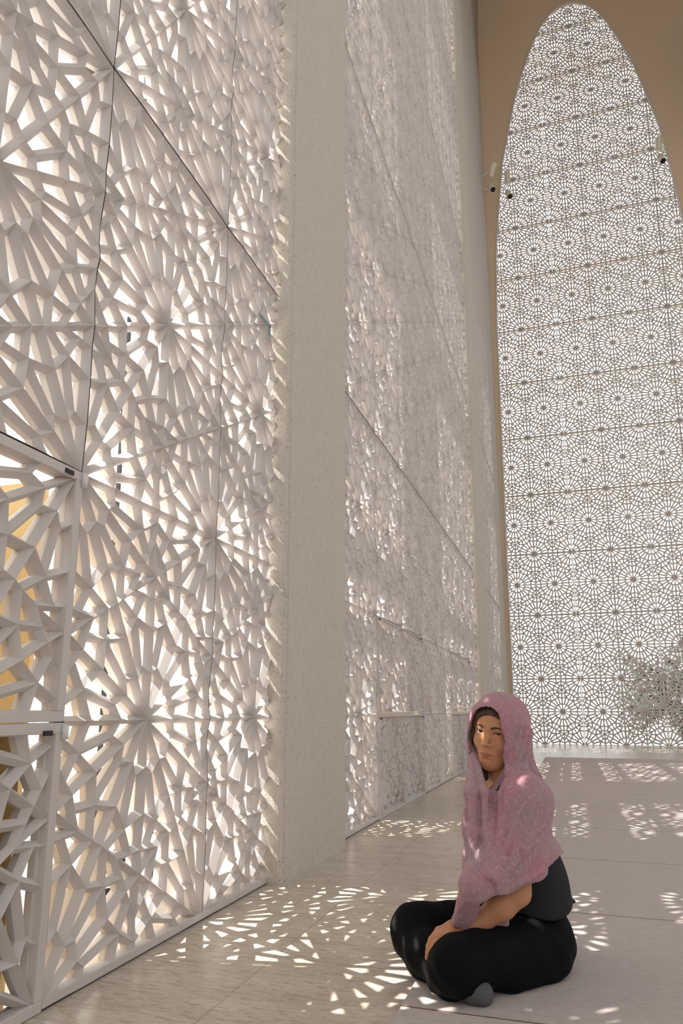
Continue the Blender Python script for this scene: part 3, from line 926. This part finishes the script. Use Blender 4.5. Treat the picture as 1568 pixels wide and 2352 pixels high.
def scarf(p):
    q = (p - EYE) @ RH
    d = scarf_core(p)
    sh = np.abs(d) - .0042
    for P_, r in STR:
        if near(p, P_.min(0), P_.max(0), .03):
            sh = smin(sh, chain(p, P_, r, .004), .0035)
    # hem of the shawl
    hem = -((p - np.array([-.107, 2.32, .332])) @ HEMN) + .004 * np.sin(p[:, 0] * 70) 
    sh = smax(sh, hem, .004)
    ridge = np.maximum(np.abs(d + .0015) - .0065, np.abs(hem + .006) - .005)
    sh = smin(sh, ridge, .006)
    # her right side stays behind the hanging drape
    s = (p - NECK) @ LB; fw = (p - NECK) @ FB
    # opening on the chest
    zt = np.clip((p[:, 2] - .36) / .25, 0, 1)
    op = np.maximum(np.abs(s - (.012 + .022 * zt)) - .074 * zt, -(fw - .0))
    op = np.maximum(op, p[:, 2] - .66)
    sh = smax(sh, -op, .008)
    # opening for the face
    fx = (q[:, 0] - .000) / np.where(q[:, 0] > 0, .061, .074)
    fz = np.where(q[:, 2] > -.015, (q[:, 2] + .015) / .100, 0)
    wav = .0025 * np.sin(q[:, 2] * 70)
    o = (np.sqrt(fx * fx + fz * fz) - 1) * .056 + wav
    fo = np.maximum(o, -(q[:, 1] + .088 - .030 * np.clip(q[:, 2] / .05, 0, 1)))
    fo = np.maximum(fo, -(q[:, 2] + .17))
    sh = smax(sh, -fo, .008)
    # edge of the hood, rolled cloth
    rim = np.maximum(np.abs(d + .001) - .0075, np.abs(o - .004) - .006)
    rim = np.maximum(rim, -(q[:, 1] + .085)); rim = np.maximum(rim, -(q[:, 2] + np.where(q[:, 0] < 0, .075, .12)))
    sh = smin(sh, rim, .006)
    # drape hanging on her right, in front of the chest
    for i, (dx, r) in enumerate(((-.012, .0115), (.006, .0135), (.024, .0125), (.041, .0115))):
        x0 = np.array([-.318 + dx * 1.0, 2.318 - .016 * (i % 2), .56])
        pts = [H(-.087 + .002 * i, -.090 + .005 * i, .045 - .02 * i), H(-.090 + .004 * i, -.084 + .008 * i, -.065), x0,
               x0 + np.array([.002 * (i - 1), -.03, -.12]), np.array([-.312 + dx * .55, 2.255 - .010 * (i % 2), .325])]
        sh = smin(sh, chain(p, pts, [.0085, .011, r, r * 1.1, .012], .02), .0035)
    # fold from the near side of the hood down to the gather
    for i, (lx, r) in enumerate(((.064, .011), (.074, .011))):
        pts = [H(lx, -.055 - .014 * i, -.02), H(lx - .004, -.052 - .01 * i, -.075), H(lx * .72, -.045, -.14), NECK + FB * (.118 - .02 * i) + LB * (.040 + .02 * i) - UP * .10, KN + np.array([.02 + .02 * i, -.002, .035])]
        sh = smin(sh, chain(p, pts, [.008, r, r, r, .012], .02), .010)
    # corner of the cloth at her back
    sh = smin(sh, chain(p, [(-.125, 2.52, .42), (-.088, 2.555, .372), (-.066, 2.578, .350)], [.012, .012, .007], .01), .02)
    # gather, and the tails below it
    sh = smin(sh, ell(p, KN + np.array([-.004, .0, -.012]), (.040, .028, .024)), .012)
    for i, (b, r) in enumerate((((-.366, 2.258, .192), .018), ((-.342, 2.264, .180), .017), ((-.318, 2.262, .205), .014))):
        sh = smin(sh, chain(p, [KN, (KN + np.array(b)) / 2 + np.array([-.006 + .004 * i, -.012, .01]), b], [.016, r, r], .015), .008)
    for i, (a, b, r) in enumerate((((-.25, 2.30, .245), (-.262, 2.318, .150), .020), ((-.232, 2.315, .235), (-.240, 2.326, .148), .018))):
        sh = smin(sh, cap(p, a, b, r * .8, r), .008)
    return sh + .0009 * np.sin(p[:, 0] * 420 + p[:, 2] * 130) * np.sin(p[:, 2] * 390 - p[:, 1] * 90)

def sock_fn(p):
    d = chain(p, [(-.333, 2.178, .044), (-.308, 2.168, .042), (-.286, 2.160, .038)], [.034, .037, .030], .02)
    d = np.maximum(d, -(p[:, 2] - .0122))
    s = (p - np.array([-.335, 2.18, .048])) @ nrm((1, -.25, 0))
    d = smax(d, -s, .006)
    return d + .0006 * np.sin(p[:, 0] * 900) * np.sin(p[:, 2] * 900)

# ---- materials of the person
m, nt, b = new_mat('skin'); v = coords(nt)
at = N(nt, 'ShaderNodeAttribute'); at.attribute_name = 'lip'
n1 = noise(nt, v, 28, 4); n2 = noise(nt, v, 420, 2)
c = mixc(nt, n1, (.56, .27, .145), (.63, .325, .185))
c = mixc(nt, at.outputs['Fac'], c, (.44, .14, .11))
nt.links.new(c, b.inputs['Base Color']); b.inputs['Roughness'].default_value = .5
b.inputs['Subsurface Weight'].default_value = .12; b.inputs['Subsurface Radius'].default_value = (.012, .004, .002); b.inputs['Subsurface Scale'].default_value = .6
b.inputs['Specular IOR Level'].default_value = .35
bump(nt, b, n2, .08, .001); M['skin'] = m
m, nt, b = new_mat('hair'); v = coords(nt, (1, 1, .08)); n1 = noise(nt, v, 260, 3)
nt.links.new(mixc(nt, n1, (.022, .010, .006), (.11, .05, .022)), b.inputs['Base Color'])
b.inputs['Roughness'].default_value = .42; bump(nt, b, n1, .4, .002); M['hair'] = m
m, nt, b = new_mat('pink_gauze'); v = coords(nt); n1 = noise(nt, v, 7, 4, .6); n2 = noise(nt, v, 380, 3, .75); n3 = noise(nt, coords(nt, (1, 1, .25)), 190, 3, .7)
c = mixc(nt, ramp(nt, n1, [(.36, 0), (.64, 1)]), (.60, .28, .345), (.48, .355, .39))
c = mixc(nt, ramp(nt, n2, [(.40, .6), (.56, 0)]), c, (.27, .13, .165))
c = mixc(nt, ramp(nt, n3, [(.52, 0), (.72, .45)]), c, (.78, .62, .65))
nt.links.new(c, b.inputs['Base Color']); b.inputs['Roughness'].default_value = .9; b.inputs['Specular IOR Level'].default_value = .15
b.inputs['Sheen Weight'].default_value = .25
bump(nt, b, mixc(nt, .5, n2, n3), .75, .004); M['gauze'] = m
def cloth(name, ca, cb, r=.85):
    m, nt, b = new_mat(name); v = coords(nt); n1 = noise(nt, v, 14, 3); n2 = noise(nt, v, 500, 2)
    nt.links.new(mixc(nt, n1, ca, cb), b.inputs['Base Color']); b.inputs['Roughness'].default_value = r
    b.inputs['Specular IOR Level'].default_value = .16
    bump(nt, b, n2, .2, .002); return m
M['navy'] = cloth('black_trousers', (.0028, .0032, .0045), (.0045, .005, .007), .8)
M['charcoal'] = cloth('charcoal_tee', (.026, .027, .033), (.036, .037, .044))
M['sock'] = cloth('grey_sock', (.10, .10, .11), (.14, .14, .15))
M['eyewhite'] = plain('eye_white', (.62, .58, .55), .15); M['iris'] = plain('iris', (.018, .010, .007), .12)
M['brow'] = plain('brow', (.085, .042, .024), .8); M['gold'] = plain('gold', (.55, .30, .12), .3, 1)

person, BV = sdf_object('person', body, (-.64, 2.06, .012), (.03, 2.78, .88), .0024, M['skin'], smooth=2)
tag(person, 'person in a pink headscarf sitting cross-legged on the carpet, hands together over the knee', 'person')
q = (BV - EYE) @ RH
lw = np.clip(1 - np.abs(q[:, 0]) / .026, 0, 1) ** .5
up_ = .0068 * lw; dn_ = .0092 * lw
lip = np.clip(np.minimum((q[:, 2] + .0700) / -.0015 + up_ / .0015, (q[:, 2] + .0700) / .0015 + dn_ / .0015), 0, 1) * (np.abs(q[:, 0]) < .026) * (q[:, 1] > -.03) * (np.abs(q[:, 2] + .0700) < .014)
att = person.data.attributes.new('lip', 'FLOAT', 'POINT'); att.data.foreach_set('value', lip.astype(np.float32))

def surf(x, z, lift=.0006, y0=.04):
    y = y0
    for _ in range(60):
        d = float(face_local(np.array([[x, y, z]]))[0])
        if d < .0002: break
        y -= max(d * .8, .0002)
    return H(x, y + lift, z)
for s, nm in ((1, 'near'), (-1, 'far')):
    # eyeball with iris and pupil turned to the camera
    c = H(s * .031, -.0133, 0); g = nrm(np.array([-.02, 0, CAMH]) - c)
    V = []; F = []; nu, nv = 28, 22
    z_ = g; x_ = nrm(np.cross(UP, z_)); y_ = np.cross(z_, x_)
    for j in range(nv + 1):
        t = math.pi * j / nv
        for i in range(nu):
            ph = 2 * math.pi * i / nu
            V.append(c + .0124 * (math.cos(t) * z_ + math.sin(t) * (math.cos(ph) * x_ + math.sin(ph) * y_)))
    mi = []
    for j in range(nv):
        for i in range(nu):
            F.append((j * nu + i, j * nu + (i + 1) % nu, (j + 1) * nu + (i + 1) % nu, (j + 1) * nu + i)); mi.append(1 if (j + .5) / nv * math.pi < .50 else 0)
    me = mesh('eye', V, F, True); me.materials.append(M['eyewhite']); me.materials.append(M['iris'])
    me.polygons.foreach_set('material_index', mi)
    link('eye', me, None, person)
    # eyebrow
    V = []; F = []; n = 14
    for i in range(n + 1):
        t = i / n; x = s * (.0125 + .034 * t); z = .0150 + .0062 * math.sin(min(1, t * 1.25) * math.pi * .62) - .004 * t * t; w = .0038 * (1 - t * .75) * min(1, .45 + t * 4)
        for kz in (-1, 0, 1): V.append(surf(x, z + kz * w, .0003 if kz else .0012))
    for i in range(n):
        for k in range(2):
            a = i * 3 + k; F.append((a, a + 1, a + 4, a + 3))
    o = link('eyebrow', mesh('eyebrow', V, F, True), M['brow'], person)
    o.modifiers.new('t', 'SOLIDIFY').thickness = .0006
    # dark lash line along the upper lid
    pts = []
    for i in range(11):
        x = -.0138 + .0276 * i / 10; t = max(0, 1 - (x / .0148) ** 2); z = .0006 + s * x * .10 + .0038 * t
        dd = max(0, .0146 ** 2 - x * x - z * z) ** .5
        pts.append(H(s * .031 + x, -.0125 + dd + .0002, z + .0002))
    MB().tube(pts, [.0003] + [.0008] * 9 + [.0003], 6).build('eyelashes', M['hair'], person, True)

sdf_object('hair', hair_fn, (-.40, 2.29, .57), (-.10, 2.60, .90), .0028, M['hair'], person, 1)
sdf_object('headscarf', scarf, (-.46, 2.12, .12), (.03, 2.80, .90), .0030, M['gauze'], person, 1)
sdf_object('t_shirt', shirt, (-.46, 2.24, .14), (.06, 2.80, .68), .0040, M['charcoal'], person, 2)
sdf_object('trousers', trousers, (-.66, 2.04, .0), (.06, 2.80, .30), .0040, M['navy'], person, 2)
sdf_object('sock', sock_fn, (-.38, 2.10, .0), (-.20, 2.22, .11), .0030, M['sock'], person, 1)
bx = WR + nrm(ER - WR) * .012; u_ = nrm(np.cross(ER - WR, UP)); w_ = nrm(np.cross(u_, ER - WR))
pts = [bx + .0275 * (u_ * math.cos(t) + w_ * math.sin(t)) for t in np.linspace(0, 2 * math.pi, 25)]
MB().tube(pts, .0015, 6, cap=False).build('bracelet', M['gold'], person, True)
